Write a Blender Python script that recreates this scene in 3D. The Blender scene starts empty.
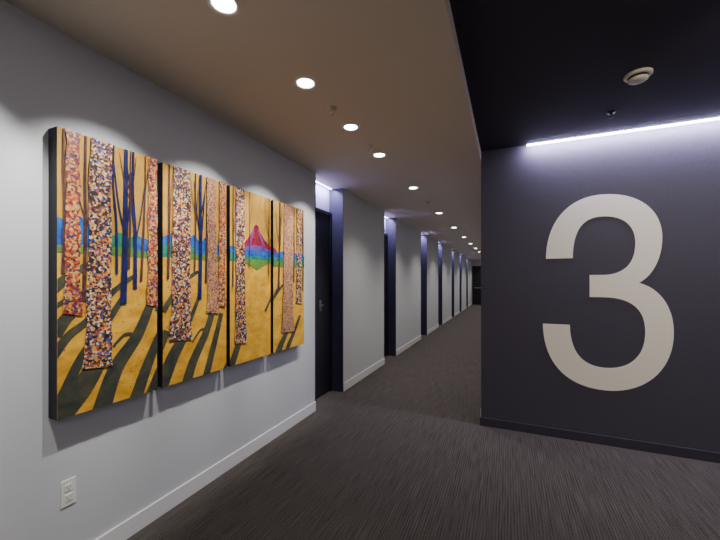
import bpy, bmesh, math, random
from mathutils import Vector, Matrix
random.seed(7)
C = bpy.context
COL = C.scene.collection

# ------------------------------------------------------------------ materials
def newmat(name):
    m = bpy.data.materials.new(name); m.use_nodes = True
    nt = m.node_tree
    return m, nt, nt.nodes['Principled BSDF']

def plain(name, col, rough=.6, metal=0.0, bump=0.0, bscale=200, var=0.0, spec=.3):
    m, nt, b = newmat(name)
    b.inputs['Base Color'].default_value = (*col, 1)
    b.inputs['Roughness'].default_value = rough
    b.inputs['Metallic'].default_value = metal
    b.inputs['Specular IOR Level'].default_value = spec
    tc = nt.nodes.new('ShaderNodeTexCoord')
    n = nt.nodes.new('ShaderNodeTexNoise'); n.inputs['Scale'].default_value = bscale
    n.inputs['Detail'].default_value = 4
    nt.links.new(tc.outputs['Object'], n.inputs['Vector'])
    if bump:
        bp = nt.nodes.new('ShaderNodeBump'); bp.inputs['Strength'].default_value = bump
        bp.inputs['Distance'].default_value = .002
        nt.links.new(n.outputs['Fac'], bp.inputs['Height']); nt.links.new(bp.outputs['Normal'], b.inputs['Normal'])
    if var:
        r = nt.nodes.new('ShaderNodeValToRGB')
        r.color_ramp.elements[0].position = .3; r.color_ramp.elements[1].position = .7
        r.color_ramp.elements[0].color = (*[c*(1-var) for c in col], 1)
        r.color_ramp.elements[1].color = (*[min(1, c*(1+var)) for c in col], 1)
        nt.links.new(n.outputs['Fac'], r.inputs['Fac']); nt.links.new(r.outputs['Color'], b.inputs['Base Color'])
    return m

def emis(name, col, s):
    m, nt, b = newmat(name)
    b.inputs['Base Color'].default_value = (*col, 1)
    b.inputs['Emission Color'].default_value = (*col, 1)
    b.inputs['Emission Strength'].default_value = s
    return m

M_WALL = plain('paint_light_gray', (.56, .57, .59), .7, bump=.25, bscale=260, var=.02)
M_CEIL = plain('paint_taupe_ceiling', (.66, .58, .47), .8, bump=.15, bscale=200, var=.02)
M_DARK = plain('paint_charcoal_violet', (.062, .056, .080), .6, bump=.8, bscale=170, var=.16)
M_DCEIL = plain('paint_dark_ceiling', (.036, .032, .045), .8, bump=.3, bscale=150, var=.05)
M_JAMB = plain('paint_violet_jamb', (.040, .036, .070), .5, bump=.2, bscale=150)
M_ALC = plain('paint_violet_alcove', (.24, .22, .34), .6, bump=.2, bscale=150)
M_DOOR = plain('door_black', (.012, .012, .018), .4, bump=.1)
M_BASE = plain('baseboard_white', (.72, .72, .72), .45)
M_BASED = plain('baseboard_charcoal', (.045, .043, .06), .4)
M_METAL = plain('brushed_nickel', (.35, .34, .33), .35, metal=1)
M_WHITE = plain('white_plastic', (.75, .74, .70), .45)
M_BEIGE = plain('beige_plastic', (.62, .56, .44), .5)
M_BLACK = plain('black_plastic', (.01, .01, .01), .5)
M_NUM = plain('numeral_cream', (.93, .87, .75), .55, bump=.1)
M_LAMP = emis('downlight_lens', (1, .97, .92), 30)
M_LED = emis('led_diffuser', (.80, .80, 1.0), 16)
M_LED2 = emis('led_alcove', (.72, .72, 1.0), 6)

def carpet():
    m, nt, b = newmat('carpet_striated')
    N = nt.nodes; L = nt.links
    tc = N.new('ShaderNodeTexCoord')
    mp = N.new('ShaderNodeMapping'); mp.inputs['Scale'].default_value = (110, 3.5, 1)
    L.new(tc.outputs['Object'], mp.inputs['Vector'])
    n1 = N.new('ShaderNodeTexNoise'); n1.inputs['Scale'].default_value = 1; n1.inputs['Detail'].default_value = 1
    L.new(mp.outputs['Vector'], n1.inputs['Vector'])
    mp2 = N.new('ShaderNodeMapping'); mp2.inputs['Scale'].default_value = (150, 90, 1)
    L.new(tc.outputs['Object'], mp2.inputs['Vector'])
    n2 = N.new('ShaderNodeTexNoise'); n2.inputs['Scale'].default_value = 1; n2.inputs['Detail'].default_value = 2
    L.new(mp2.outputs['Vector'], n2.inputs['Vector'])
    wv = N.new('ShaderNodeTexWave'); wv.wave_type = 'BANDS'; wv.bands_direction = 'X'
    wv.inputs['Scale'].default_value = 18; wv.inputs['Distortion'].default_value = .4; wv.inputs['Detail'].default_value = 1
    L.new(tc.outputs['Object'], wv.inputs['Vector'])
    def mul(sock, k, add=None):
        q = N.new('ShaderNodeMath'); q.operation = 'MULTIPLY_ADD'; q.inputs[1].default_value = k; q.inputs[2].default_value = 0
        L.new(sock, q.inputs[0])
        if add is not None: L.new(add, q.inputs[2])
        return q.outputs[0]
    h = mul(n1.outputs['Fac'], .42)
    h = mul(n2.outputs['Fac'], .44, h)
    h = mul(wv.outputs['Fac'], .14, h)
    r = N.new('ShaderNodeValToRGB')
    r.color_ramp.elements[0].position = .32; r.color_ramp.elements[0].color = (.040, .034, .031, 1)
    r.color_ramp.elements[1].position = .68; r.color_ramp.elements[1].color = (.130, .112, .100, 1)
    L.new(h, r.inputs['Fac'])
    L.new(r.outputs['Color'], b.inputs['Base Color'])
    b.inputs['Roughness'].default_value = .95
    b.inputs['Specular IOR Level'].default_value = .1
    bp = N.new('ShaderNodeBump'); bp.inputs['Strength'].default_value = .35; bp.inputs['Distance'].default_value = .003
    L.new(h, bp.inputs['Height']); L.new(bp.outputs['Normal'], b.inputs['Normal'])
    return m
M_CARPET = carpet()

# ------------------------------------------------------------------ geometry helpers
def addbox(bm, x0, x1, y0, y1, z0, z1, mi=0):
    vs = [bm.verts.new(p) for p in [(x0,y0,z0),(x1,y0,z0),(x1,y1,z0),(x0,y1,z0),(x0,y0,z1),(x1,y0,z1),(x1,y1,z1),(x0,y1,z1)]]
    out = []
    for f in [(0,3,2,1),(4,5,6,7),(0,1,5,4),(1,2,6,5),(2,3,7,6),(3,0,4,7)]:
        fc = bm.faces.new([vs[i] for i in f]); fc.material_index = mi; out.append(fc)
    return out

def finish(bm, name, mats, parent=None, bevel=0, smooth=False, origin=None):
    me = bpy.data.meshes.new(name)
    bmesh.ops.recalc_face_normals(bm, faces=bm.faces[:])
    if origin is not None:
        bmesh.ops.translate(bm, verts=bm.verts[:], vec=-Vector(origin))
    bm.to_mesh(me); bm.free()
    for m in mats: me.materials.append(m)
    o = bpy.data.objects.new(name, me); COL.objects.link(o)
    if origin is not None: o.location = origin
    if bevel:
        md = o.modifiers.new('bevel', 'BEVEL'); md.width = bevel; md.segments = 2; md.limit_method = 'ANGLE'
    if smooth:
        for p in me.polygons: p.use_smooth = True
    if parent: o.parent = parent
    return o

def boxes(name, lst, mat, **k):
    bm = bmesh.new()
    for b in lst: addbox(bm, *b)
    return finish(bm, name, [mat], **k)

def empty(name, loc=(0,0,0)):
    e = bpy.data.objects.new(name, None); e.empty_display_size = .1; e.location = loc; COL.objects.link(e); return e

def attach(o, d):
    o.parent = d; o.matrix_parent_inverse = Matrix.Translation(d.location).inverted()

def lathe(bm, prof, cx, cy, cz, n=32, mi=0, mat=None, cap_ends=False):
    rings = []
    for r, z in prof:
        if r < 1e-6:
            v = Vector((0, 0, z)); v = mat @ v if mat else v
            rings.append([bm.verts.new(v + Vector((cx,cy,cz)))])
        else:
            ring = []
            for i in range(n):
                a = 2*math.pi*i/n
                v = Vector((r*math.cos(a), r*math.sin(a), z)); v = mat @ v if mat else v
                ring.append(bm.verts.new(v + Vector((cx,cy,cz))))
            rings.append(ring)
    for a, b in zip(rings, rings[1:]):
        for i in range(n):
            j = (i+1) % n
            if len(a) == 1 and len(b) == 1: continue
            if len(a) == 1: f = bm.faces.new([a[0], b[i], b[j]])
            elif len(b) == 1: f = bm.faces.new([a[i], a[j], b[0]])
            else: f = bm.faces.new([a[i], a[j], b[j], b[i]])
            f.material_index = mi; f.smooth = True

# ------------------------------------------------------------------ dimensions
XL = -2.035      # left wall plane
XA = -2.235      # alcove back plane
XC = -.256       # corridor right wall / ceiling step
Y3 = 3.754       # accent wall plane
ZC = 2.73        # corridor ceiling
ZD = 2.83        # lobby ceiling
YE = 22.0        # corridor end
YB = -2.6        # lobby rear
XR = 4.0         # lobby right
alc = [(3.41,4.14),(5.80,6.50),(8.62,9.32),(11.0,11.7),(13.8,14.5),(16.2,16.9),(19.0,19.7)]

boxes('floor', [(-2.5, XR+.15, YB-.15, YE+.15, -.1, 0)], M_CARPET)
boxes('ceiling_corridor', [(-2.5, XC, YB-.15, YE+.15, ZC, ZC+.25)], M_CEIL)
boxes('ceiling_lobby', [(XC, XR+.15, YB-.15, Y3, ZD, ZD+.15)], M_DCEIL)
segs = []; y = YB
for a, b in alc:
    segs.append((y, a)); y = b
segs.append((y, YE))
boxes('wall_left', [(XA-.1, XL, a, b, 0, ZC) for a, b in segs], M_WALL)
boxes('wall_alcove_back', [(XA-.1, XA, a, b, 0, ZC) for a, b in alc], M_ALC)
boxes('baseboard_left', [(XL, XL+.014, a, b, 0, .11) for a, b in segs], M_BASE, bevel=.004)
boxes('wall_accent', [(XC, XR+.15, Y3, Y3+.14, 0, ZD+.15)], M_DARK)
boxes('baseboard_accent', [(XC-.012, XR, Y3-.014, Y3, 0, .085)], M_BASED, bevel=.004)
boxes('wall_corridor_right', [(XC, XC+.14, Y3+.14, YE, 0, ZC)], M_WALL)
boxes('baseboard_corridor_right', [(XC-.014, XC, Y3+.14, YE, 0, .11)], M_BASE, bevel=.004)
boxes('wall_end', [(XL-.3, XC+.14, YE, YE+.14, 0, ZC)], M_WALL)
boxes('wall_rear', [(-2.5, XR+.15, YB-.14, YB, 0, ZD)], M_WALL)
boxes('wall_right', [(XR, XR+.14, YB, Y3, 0, ZD)], M_WALL)

# alcove linings, doors
for i, (a, b) in enumerate(alc):
    boxes('trim_%d' % (i+1), [(XA, XL+.004, b-.014, b, 0, ZC), (XA, XL+.004, a, a+.014, 0, ZC)], M_JAMB)
    d = empty('door_%d' % (i+1), (XA, (a+b)/2, 0))
    def ch(nm, lst, mat, bevel=.003):
        bm = bmesh.new()
        for q in lst: addbox(bm, *q)
        o = finish(bm, nm, [mat], bevel=bevel)
        attach(o, d); return o
    a2, b2 = a+.016, b-.016
    ch('leaf', [(XA, XA+.03, a2+.045, b2-.045, .008, 2.36)], M_DOOR)
    ch('frame', [(XA, XA+.045, a2, a2+.045, 0, 2.405), (XA, XA+.045, b2-.045, b2, 0, 2.405), (XA, XA+.045, a2+.045, b2-.045, 2.36, 2.405)], M_DOOR)
    bm = bmesh.new()
    hy = b2-.33
    addbox(bm, XA+.03, XA+.04, hy, hy+.05, 1.10, 1.24)
    addbox(bm, XA+.04, XA+.075, hy+.016, hy+.034, 1.17, 1.188)
    addbox(bm, XA+.066, XA+.082, hy-.08, hy+.034, 1.17, 1.188)
    o = finish(bm, 'lever_handle', [M_METAL], bevel=.003)
    attach(o, d)
    fx = empty('alcove_light_fixture', (XA+.04, (a+b)/2, ZC))
    l = boxes('led_strip', [(XA+.03, XA+.05, a+.04, b-.04, ZC-.012, ZC-.001)], M_LED2)
    attach(l, fx)
    ld = bpy.data.lights.new('led_light', 'AREA'); ld.shape = 'RECTANGLE'; ld.size = .04; ld.size_y = (b-a)-.1
    ld.energy = 16; ld.color = (.66, .64, 1.0)
    lo = bpy.data.objects.new('led_light', ld); lo.location = (XA+.09, (a+b)/2, ZC-.02); COL.objects.link(lo)
    lo.rotation_euler = (0, math.radians(25), 0)
    attach(lo, fx)

# end door
d = empty('door_8', (-1.5, YE, 0))
for nm, lst, mt in [('leaf', [(-1.95, -1.05, YE-.04, YE, .005, 2.3)], M_DOOR),
                    ('frame', [(-2.0,-1.95,YE-.05,YE,0,2.35),(-1.05,-1.0,YE-.05,YE,0,2.35),(-1.95,-1.05,YE-.05,YE,2.3,2.35)], M_DOOR),
                    ('push_bar', [(-1.9,-1.1,YE-.09,YE-.04,1.0,1.05)], M_METAL)]:
    o = boxes(nm, lst, mt, bevel=.003); attach(o, d)

# ------------------------------------------------------------------ downlights
def downlight(x, y, z):
    bm = bmesh.new()
    lathe(bm, [(.050,-.001),(.055,-.006),(.068,-.006),(.072,-.001)], 0, 0, 0, mi=0)
    lathe(bm, [(0,-.003),(.0505,-.003)], 0, 0, 0, mi=1)
    o = finish(bm, 'recessed_downlight', [M_WHITE, M_LAMP], smooth=True); o.location = (x, y, z)
    return o

def spot(x, y, z, target, e, size, blend, col=(1,.94,.86), r=.04):
    ld = bpy.data.lights.new('downlight_beam', 'SPOT'); ld.energy = e; ld.spot_size = math.radians(size); ld.spot_blend = blend
    ld.color = col; ld.shadow_soft_size = r
    o = bpy.data.objects.new('downlight_beam', ld); o.location = (x, y, z-.02); COL.objects.link(o)
    o.rotation_euler = (Vector(target)-Vector((x,y,z-.02))).to_track_quat('-Z','Y').to_euler()

XS = -1.16
for y in (-.17, .495, 1.16, 1.83, 2.50, 3.17):
    downlight(XS, y, ZC)
    spot(XS, y, ZC, (XL, y, 1.64), 96, 58, .5, col=(1,.98,.94), r=.025)
for y in (4.48, 6.35, 8.25, 10.2, 12.1, 14.0, 15.9, 17.8, 19.7, 21.3):
    downlight(XS, y, ZC)
    spot(XS, y, ZC, (XS, y, 0), 78, 120, .9)
for (x, y) in ((.6, -1.2), (1.9, -1.2), (3.2, -1.2)):  # added fill: unseen fixtures and beams behind the camera
    downlight(x, y, ZD)
    spot(x, y, ZD, (x, y, 0), 135, 150, .9)
for x in (1.15, 2.5):  # out-of-view spots added to brighten the accent wall and numeral
    downlight(x, 1.9, ZD)
    spot(x, 1.9, ZD, (x-.3, Y3, 1.2), 105, 110, 1, r=.08)

# ------------------------------------------------------------------ LED cove on accent wall
cove = empty('led_wall_grazer', (.17, Y3, ZD))
bm = bmesh.new()
addbox(bm, .17, XR, Y3-.020, Y3-.001, ZD-.016, ZD-.001)
attach(finish(bm, 'led_light_bar', [M_LED]), cove)
ld = bpy.data.lights.new('led_bar_light', 'AREA'); ld.shape = 'RECTANGLE'; ld.size = XR-.2; ld.size_y = .03; ld.energy = 85; ld.color = (.72,.69,1)
o = bpy.data.objects.new('led_bar_light', ld); o.location = ((XR+.17)/2, Y3-.07, ZD-.02); COL.objects.link(o)
o.rotation_euler = (math.radians(38), 0, 0)
attach(o, cove)

# ------------------------------------------------------------------ numeral 3
def bez(p0, c1, c2, p1, n=18):
    out = []
    for i in range(1, n+1):
        t = i/n; u = 1-t
        out.append(tuple(u**3*p0[k]+3*u*u*t*c1[k]+3*u*t*t*c2[k]+t**3*p1[k] for k in (0,1)))
    return out
P = [(.336,1.705)]
def B(c1,c2,p): P.extend(bez(P[-1],c1,c2,p))
B((.340,2.06),(.52,2.281),(.785,2.281))
B((1.06,2.281),(1.222,2.11),(1.222,1.87))
B((1.222,1.69),(1.16,1.54),(1.06,1.475))
B((1.215,1.425),(1.30,1.26),(1.30,1.05))
B((1.30,.72),(1.10,.495),(.81,.495))
B((.49,.495),(.315,.72),(.31,1.078))
P.append((.535,1.078))
B((.54,.83),(.63,.70),(.81,.70))
B((1.0,.70),(1.105,.83),(1.105,1.045))
B((1.105,1.27),(.98,1.343),(.80,1.343))
P += [(.693,1.343),(.693,1.546),(.79,1.546)]
B((.95,1.546),(1.035,1.64),(1.035,1.83))
B((1.035,1.99),(.94,2.081),(.785,2.081))
B((.63,2.081),(.56,1.95),(.559,1.705))
bm = bmesh.new()
vs = [bm.verts.new((x, Y3, z)) for x, z in P]
f = bm.faces.new(vs)
r = bmesh.ops.extrude_face_region(bm, geom=[f])
bmesh.ops.translate(bm, verts=[v for v in r['geom'] if isinstance(v, bmesh.types.BMVert)], vec=(0,-.004,0))
bmesh.ops.triangulate(bm, faces=[q for q in bm.faces if len(q.verts) > 4])
finish(bm, 'wall_numeral_three', [M_NUM])

# ------------------------------------------------------------------ small fixtures
def smoke_detector(x, y, z):
    bm = bmesh.new()
    lathe(bm, [(0,-.001),(.075,-.001),(.075,-.014),(.071,-.018),(.056,-.019)], 0,0,0, mi=0)
    lathe(bm, [(.056,-.019),(.050,-.021),(.050,-.030),(.054,-.032)], 0,0,0, mi=1)
    lathe(bm, [(.054,-.032),(.053,-.040),(.044,-.047),(.020,-.050),(0,-.050)], 0,0,0, mi=0)
    o = finish(bm, 'smoke_detector', [M_BEIGE, M_BLACK]); o.location = (x,y,z)
smoke_detector(.771, 2.745, ZD)

def sprinkler(x, y, z, mat):
    bm = bmesh.new()
    lathe(bm, [(0,-.001),(.032,-.001),(.030,-.008),(.012,-.010),(.010,-.022),(0,-.022)], 0,0,0, n=20)
    addbox(bm, -.010,-.007,-.002,.002,-.042,-.02); addbox(bm, .007,.010,-.002,.002,-.042,-.02)
    lathe(bm, [(0,-.042),(.018,-.042),(.018,-.045),(0,-.045)], 0,0,0, n=16)
    o = finish(bm, 'fire_sprinkler', [mat]); o.location = (x,y,z)
sprinkler(-1.156, 2.17, ZC, M_BEIGE)
sprinkler(-1.163, 2.93, ZC, M_BEIGE)
sprinkler(.75, 3.28, ZD, M_BLACK)
for y in (5.4, 9.2, 13.0): sprinkler(XS, y, ZC, M_BEIGE)

# outlet
bm = bmesh.new()
oy, oz = 1.004, .432
addbox(bm, XL, XL+.006, oy-.032, oy+.032, oz-.064, oz+.064, 0)
for dz in (-.025, .025):
    addbox(bm, XL+.006, XL+.009, oy-.016, oy+.016, oz+dz-.017, oz+dz+.017, 0)
    addbox(bm, XL+.009, XL+.0096, oy-.008, oy-.006, oz+dz-.003, oz+dz+.008, 1)
    addbox(bm, XL+.009, XL+.0096, oy+.006, oy+.008, oz+dz-.003, oz+dz+.008, 1)
    addbox(bm, XL+.009, XL+.0096, oy-.002, oy+.002, oz+dz-.012, oz+dz-.008, 1)
finish(bm, 'electrical_outlet', [M_WHITE, M_BLACK])

# ------------------------------------------------------------------ paintings
def gold(name, c0, c1, scale, specks=False, stretch=(1,1,1)):
    m, nt, b = newmat(name); N = nt.nodes; L = nt.links
    tc = N.new('ShaderNodeTexCoord')
    mp = N.new('ShaderNodeMapping'); mp.inputs['Scale'].default_value = stretch
    L.new(tc.outputs['Object'], mp.inputs['Vector'])
    n = N.new('ShaderNodeTexNoise'); n.inputs['Scale'].default_value = scale; n.inputs['Detail'].default_value = 8
    n.inputs['Roughness'].default_value = .65; n.inputs['Distortion'].default_value = .4
    L.new(mp.outputs['Vector'], n.inputs['Vector'])
    r = N.new('ShaderNodeValToRGB'); r.color_ramp.elements[0].position = .35; r.color_ramp.elements[1].position = .65
    r.color_ramp.elements[0].color = (*c0,1); r.color_ramp.elements[1].color = (*c1,1)
    L.new(n.outputs['Fac'], r.inputs['Fac'])
    out = r.outputs['Color']
    if specks:
        v = N.new('ShaderNodeTexVoronoi'); v.inputs['Scale'].default_value = 30
        L.new(tc.outputs['Object'], v.inputs['Vector'])
        lt = N.new('ShaderNodeMath'); lt.operation = 'LESS_THAN'; lt.inputs[1].default_value = .12
        L.new(v.outputs['Distance'], lt.inputs[0])
        mx = N.new('ShaderNodeMix'); mx.data_type = 'RGBA'
        L.new(lt.outputs[0], mx.inputs['Factor']); L.new(out, mx.inputs[6]); mx.inputs[7].default_value = (.25,.10,.02,1)
        out = mx.outputs[2]
    L.new(out, b.inputs['Base Color']); b.inputs['Roughness'].default_value = .5
    b.inputs['Specular IOR Level'].default_value = .2
    return m

def mosaic(name, pal, scale=75, rnd=1.0):
    m, nt, b = newmat(name); N = nt.nodes; L = nt.links
    tc = N.new('ShaderNodeTexCoord')
    nz = N.new('ShaderNodeTexNoise'); nz.inputs['Scale'].default_value = 60
    L.new(tc.outputs['Object'], nz.inputs['Vector'])
    ad = N.new('ShaderNodeMix'); ad.data_type = 'RGBA'; ad.inputs['Factor'].default_value = .012
    L.new(tc.outputs['Object'], ad.inputs[6]); L.new(nz.outputs['Color'], ad.inputs[7])
    v = N.new('ShaderNodeTexVoronoi'); v.inputs['Scale'].default_value = scale
    L.new(ad.outputs[2], v.inputs['Vector'])
    s = N.new('ShaderNodeSeparateColor'); L.new(v.outputs['Color'], s.inputs[0])
    r = N.new('ShaderNodeValToRGB'); r.color_ramp.interpolation = 'CONSTANT'
    el = r.color_ramp.elements
    el[0].color = (*pal[0],1); el[1].position = 1/len(pal); el[1].color = (*pal[1],1)
    for i in range(2, len(pal)):
        e = el.new(i/len(pal)); e.color = (*pal[i],1)
    L.new(s.outputs[0], r.inputs['Fac']); L.new(r.outputs['Color'], b.inputs['Base Color'])
    b.inputs['Roughness'].default_value = .45
    return m

ART = {}
AM = []
def am(key, m): ART[key] = len(AM); AM.append(m)
am('edge', plain('canvas_edge_black', (.012,.012,.02), .6))
am('sky', gold('paint_gold_sky', (.40,.20,.025), (.62,.36,.07), 9, stretch=(1,1,.5)))
am('ground', gold('paint_gold_ground', (.54,.25,.015), (.80,.45,.05), 7, True, stretch=(1,1,1.6)))
am('m1', mosaic('mosaic_multi', [(.01,.01,.02),(.60,.46,.24),(.5,.07,.01),(.02,.015,.02),(.70,.28,.04),(.04,.06,.28),(.62,.54,.38),(.02,.02,.03),(.30,.08,.07),(.55,.30,.07),(.03,.02,.02),(.10,.05,.04)], 100))
am('m2', mosaic('mosaic_red', [(.42,.04,.01),(.60,.22,.03),(.04,.02,.02),(.55,.36,.14),(.45,.08,.02),(.06,.03,.12),(.20,.03,.02),(.5,.28,.08)], 100))
am('m3', mosaic('mosaic_tan', [(.38,.15,.06),(.54,.28,.10),(.18,.05,.06),(.56,.36,.15),(.08,.03,.08),(.36,.14,.12),(.46,.24,.09)], 115))
am('blue', gold('paint_blue', (.01,.05,.32), (.03,.16,.46), 14))
am('teal', gold('paint_teal', (.01,.14,.10), (.03,.25,.16), 16))
am('violet', gold('paint_violet', (.08,.04,.24), (.14,.10,.38), 16))
am('navy', gold('paint_navy', (.008,.008,.04), (.015,.02,.11), 20))
am('umber', gold('paint_umber', (.04,.018,.025), (.11,.045,.04), 20))
am('shade', gold('paint_slate_shadow', (.030,.036,.036), (.085,.080,.045), 9))
am('red', gold('paint_crimson', (.16,.006,.03), (.40,.012,.035), 26))
am('green', gold('paint_green', (.07,.18,.03), (.14,.25,.05), 18))

panels = [(.9225,1.4260),(1.4640,1.9850),(2.0220,2.5120),(2.5520,3.0630)]
PZ0, PZ1, PX = .835, 2.228, -1.960

def clip(poly, s0, s1):
    for ax, lim, sg in ((0,s0,1),(0,s1,-1),(1,0.0,1),(1,1.0,-1)):
        out = []
        for i in range(len(poly)):
            a, b = poly[i-1], poly[i]
            ia = (a[ax]-lim)*sg >= 0; ib = (b[ax]-lim)*sg >= 0
            if ia != ib:
                k = (lim-a[ax])/(b[ax]-a[ax])
                out.append((a[0]+k*(b[0]-a[0]), a[1]+k*(b[1]-a[1])))
            if ib: out.append(b)
        poly = out
        if len(poly) < 3: return []
    return poly

shapes = []
def S(key, poly): shapes.append((ART[key], poly))
def quadstrip(key, L_, R_):
    for i in range(len(L_)-1):
        S(key, [L_[i], R_[i], R_[i+1], L_[i+1]])
def smooth_pts(pts, n=5):
    """Catmull-Rom through pts"""
    if len(pts) < 3: return pts
    P_ = [pts[0]] + list(pts) + [pts[-1]]; out = []
    for i in range(1, len(P_)-2):
        for j in range(n):
            t = j/n
            out.append(tuple(.5*((2*P_[i][k]) + (-P_[i-1][k]+P_[i+1][k])*t + (2*P_[i-1][k]-5*P_[i][k]+4*P_[i+1][k]-P_[i+2][k])*t*t
                        + (-P_[i-1][k]+3*P_[i][k]-3*P_[i+1][k]+P_[i+2][k])*t**3) for k in (0,1)))
    out.append(pts[-1]); return out
def band(key, pts, w0, w1, horiz=False):
    pts = smooth_pts(pts)
    n = len(pts); L_=[]; R_=[]
    for i,(s,t) in enumerate(pts):
        a = pts[max(i-1,0)]; b = pts[min(i+1,n-1)]
        dx, dy = (b[0]-a[0])*.51, (b[1]-a[1])*1.39
        l = math.hypot(dx,dy) or 1; nx, ny = -dy/l, dx/l
        w = (w0+(w1-w0)*i/(n-1))/2
        L_.append((s+nx*w/.51, t+ny*w/1.39)); R_.append((s-nx*w/.51, t-ny*w/1.39))
    quadstrip(key, L_, R_)
def trunk(key, s, w, t0, t1=1.0, lean=0.0, n=16, flare=.25):
    L_=[]; R_=[]
    for i in range(n+1):
        k = i/n; t = t0+(t1-t0)*k; c = s+lean*k
        ww = w*(1+flare*max(0,1-k*5)) * (1-.12*k)
        L_.append((c-ww/2+random.uniform(-.010,.010), t)); R_.append((c+ww/2+random.uniform(-.010,.010), t))
    L_[0] = (L_[0][0], t0+.012)
    quadstrip(key, L_, R_)
def hills(key, pts, base):
    for a, b in zip(pts, pts[1:]):
        S(key, [(a[0],base),(b[0],base),b,a])

for i in range(4): S('sky', [(i,.58),(i+1,.58),(i+1,1),(i,1)])
for i in range(4): S('ground', [(i,0),(i+1,0),(i+1,.585),(i,.585)])
def rnd_hills(key, s0, s1, base, h, amp, step=.09):
    pts=[]; s=s0
    while s < s1+.001:
        pts.append((s, h+random.uniform(-amp,amp))); s += step
    hills(key, smooth_pts(pts, 4), base)
rnd_hills('blue', 0, .35, .595, .70, .02)
rnd_hills('teal', .3, 1.0, .585, .665, .02)
rnd_hills('blue', .75, 1.0, .60, .645, .015)
rnd_hills('blue', 1.0, 1.9, .60, .68, .02)
rnd_hills('teal', 1.0, 1.5, .58, .635, .015)
rnd_hills('green', 1.35, 1.95, .575, .615, .012)
rnd_hills('blue', 2.0, 4.0, .60, .665, .012)
rnd_hills('violet', 2.0, 4.0, .60, .645, .01)
rnd_hills('green', 0, 1.0, .572, .60, .012)
hills('red', [(2.26,.68),(2.38,.715),(2.48,.755),(2.55,.80),(2.60,.815),(2.65,.81),(2.71,.77),(2.82,.73),(2.95,.70),(3.10,.67)], .665)
band('violet', [(2.55,.79),(2.50,.74),(2.43,.68)], .010, .022)
band('umber', [(2.61,.80),(2.60,.75),(2.64,.69)], .006, .016)
band('violet', [(2.67,.79),(2.72,.74),(2.82,.69)], .008, .026)
hills('violet', [(2.20,.66),(2.5,.685),(2.62,.69),(2.8,.68),(3.15,.66)], .655)
S('blue', [(2.0,.61),(4.0,.61),(4.0,.652),(2.0,.652)])
rnd_hills('teal', 2.0, 4.0, .585, .622, .010)
for a, b in zip([(2.20,.59),(2.45,.565),(2.62,.535),(2.8,.565)], [(2.45,.565),(2.62,.535),(2.8,.565),(3.0,.59)]):
    S('green', [(a[0],.60),a,b,(b[0],.60)])
S('green', [(3.0,.565),(4.0,.57),(4.0,.60),(3.0,.60)])
for pts, w0, w1 in [
    ([(.33,.16),(.20,.09),(.02,.02),(-.1,-.06)], .09, .15),
    ([(.12,.36),(.06,.34),(-.02,.29)], .05, .06),
    ([(.62,.42),(.44,.32),(.20,.20),(.02,.06),(-.1,.0)], .03, .060),
    ([(.92,.38),(.76,.25),(.52,.13),(.36,-.04)], .05, .10),
    ([(.75,.50),(.52,.44),(.25,.33),(.08,.28),(-.1,.18)], .022, .045),
    ([(.52,.44),(.42,.44),(.18,.43),(-.05,.38)], .012, .022),
    ([(1.05,.25),(.88,.12),(.72,-.03)], .05, .08),
    ([(.30,.54),(.12,.50),(-.05,.44)], .03, .05),
    ([(.76,.25),(.62,.26),(.50,.22)], .020, .014),
    ([(1.26,.20),(1.12,.12),(.94,-.02)], .07, .10),
    ([(1.52,.40),(1.38,.29),(1.14,.14),(.98,.0)], .025, .05),
    ([(1.78,.36),(1.64,.22),(1.42,.08),(1.3,-.04)], .045, .08),
    ([(1.90,.30),(1.80,.18),(1.62,-.02)], .035, .06),
    ([(1.50,.52),(1.25,.46),(1.0,.34)], .02, .04),
    ([(1.64,.22),(1.54,.23),(1.42,.18)], .018, .012),
    ([(2.22,.14),(2.12,.07),(1.96,-.04)], .05, .08),
    ([(3.40,.12),(3.26,.06),(3.08,-.03)], .05, .09),
    ([(3.85,.22),(3.66,.12),(3.40,.0)], .03, .06),
    ([(3.10,.42),(2.98,.35),(2.84,.28)], .02, .03),
    ([(3.5,.5),(3.22,.43),(3.0,.36)], .015, .03)]:
    band('shade', pts, w0, w1)
def tree(key, s, t0, w, brs, lean=.02):
    band(key, [(s,t0),(s+lean*.4+.008,t0+(1-t0)*.4),(s+lean-.006,t0+(1-t0)*.7),(s+lean,1.0)], w, w*.55)
    for (t, dx, dt, bw) in brs:
        band(key, [(s+lean*t,t),(s+dx*.5,t+dt*.4),(s+dx,t+dt)], bw, bw*.4)
tree('umber', .215, .40, .018, [(.62,.08,.2,.008),(.7,-.10,.22,.008)])
tree('navy', .60, .38, .036, [(.6,.10,.30,.014),(.66,-.10,.28,.012),(.8,.12,.15,.008)], .03)
tree('navy', .73, .44, .022, [(.62,.12,.28,.010),(.7,-.09,.25,.010)], -.02)
tree('umber', .80, .47, .014, [(.7,.08,.25,.007)], .05)
tree('navy', .53, .50, .014, [(.75,-.07,.2,.006)], -.03)
tree('umber', .66, .52, .012, [(.72,.08,.26,.007),(.8,-.10,.18,.006)], .02)
tree('umber', .04, .50, .014, [(.72,.06,.26,.007)], .01)
tree('navy', 1.52, .38, .032, [(.62,.09,.3,.013),(.7,-.08,.26,.011),(.78,.12,.2,.008)], .02)
tree('umber', 1.62, .46, .016, [(.68,.08,.28,.007)], .03)
tree('umber', 1.44, .52, .012, [(.72,.08,.26,.007),(.8,-.06,.18,.006)], .02)
tree('umber', 1.06, .48, .016, [(.7,.06,.26,.008)], .02)
tree('navy', 1.90, .45, .014, [(.72,-.05,.25,.006)], .02)
tree('umber', 2.05, .44, .014, [(.7,.07,.25,.007)], .01)
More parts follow.
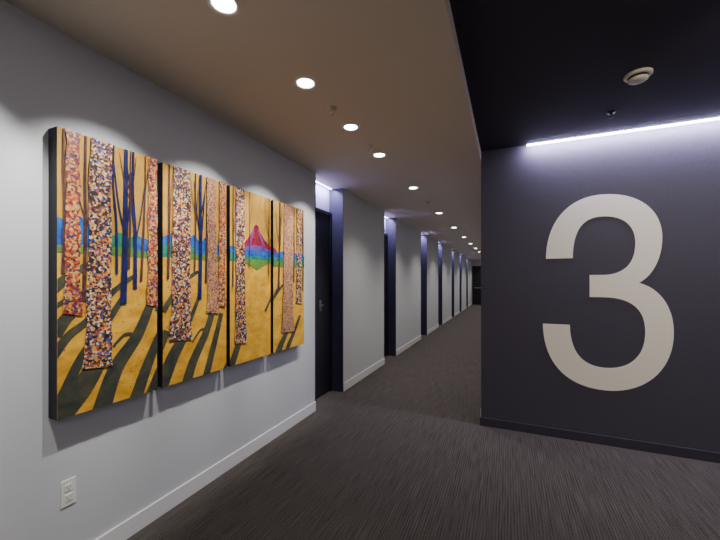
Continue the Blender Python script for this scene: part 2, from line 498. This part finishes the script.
tree('umber', 2.42, .55, .008, [(.8,.10,.17,.005)], .02)
tree('umber', 2.93, .50, .012, [(.75,-.12,.22,.007),(.82,-.08,.16,.005)], .02)
tree('umber', 3.14, .40, .022, [(.62,.10,.3,.010),(.72,-.08,.2,.009),(.8,.12,.18,.007)], .04)
tree('umber', 3.62, .46, .014, [(.7,-.05,.25,.007)], .02)
tree('navy', 3.94, .40, .016, [(.7,-.06,.25,.007)], .0)
trunk('m2', .125, .13, .35)
trunk('m1', .345, .235, .145, lean=.03)
trunk('m2', .935, .12, .36, lean=.0)
trunk('m1', 1.235, .27, .19, lean=.02)
trunk('m3', 1.745, .17, .30, lean=-.04)
trunk('m2', 1.90, .13, .33, lean=.02)
trunk('m1', 2.225, .215, .11, lean=-.02)
trunk('m3', 3.43, .33, .11, lean=.02)
trunk('m1', 3.80, .17, .30, lean=.0)

for pi, (y0, y1) in enumerate(panels):
    bm = bmesh.new()
    addbox(bm, XL+.002, PX, y0, y1, PZ0, PZ1, 0)
    for li, (mi, poly) in enumerate(shapes):
        q = clip(list(poly), pi, pi+1)
        if len(q) < 3: continue
        x = PX + .0004 + li*.000006
        vs = [bm.verts.new((x, y0+(s-pi)*(y1-y0), PZ0+t*(PZ1-PZ0))) for s, t in q]
        try:
            f = bm.faces.new(vs); f.material_index = mi
        except ValueError: pass
    bmesh.ops.dissolve_degenerate(bm, dist=1e-6, edges=bm.edges[:])
    finish(bm, 'birch_forest_painting' + ('' if pi == 0 else '.%03d' % pi), AM)

# ------------------------------------------------------------------ world, camera
w = bpy.data.worlds.new('world'); C.scene.world = w; w.use_nodes = True
w.node_tree.nodes['Background'].inputs[0].default_value = (.5,.52,.6,1)
w.node_tree.nodes['Background'].inputs[1].default_value = .1
cd = bpy.data.cameras.new('camera'); cd.sensor_width = 36; cd.lens = 343/720*36; cd.shift_y = 10/720
cd.clip_start = .02
co = bpy.data.objects.new('camera', cd); COL.objects.link(co)
co.location = (0,0,1.5); co.rotation_euler = (math.radians(90), 0, math.radians(23.34))
C.scene.camera = co
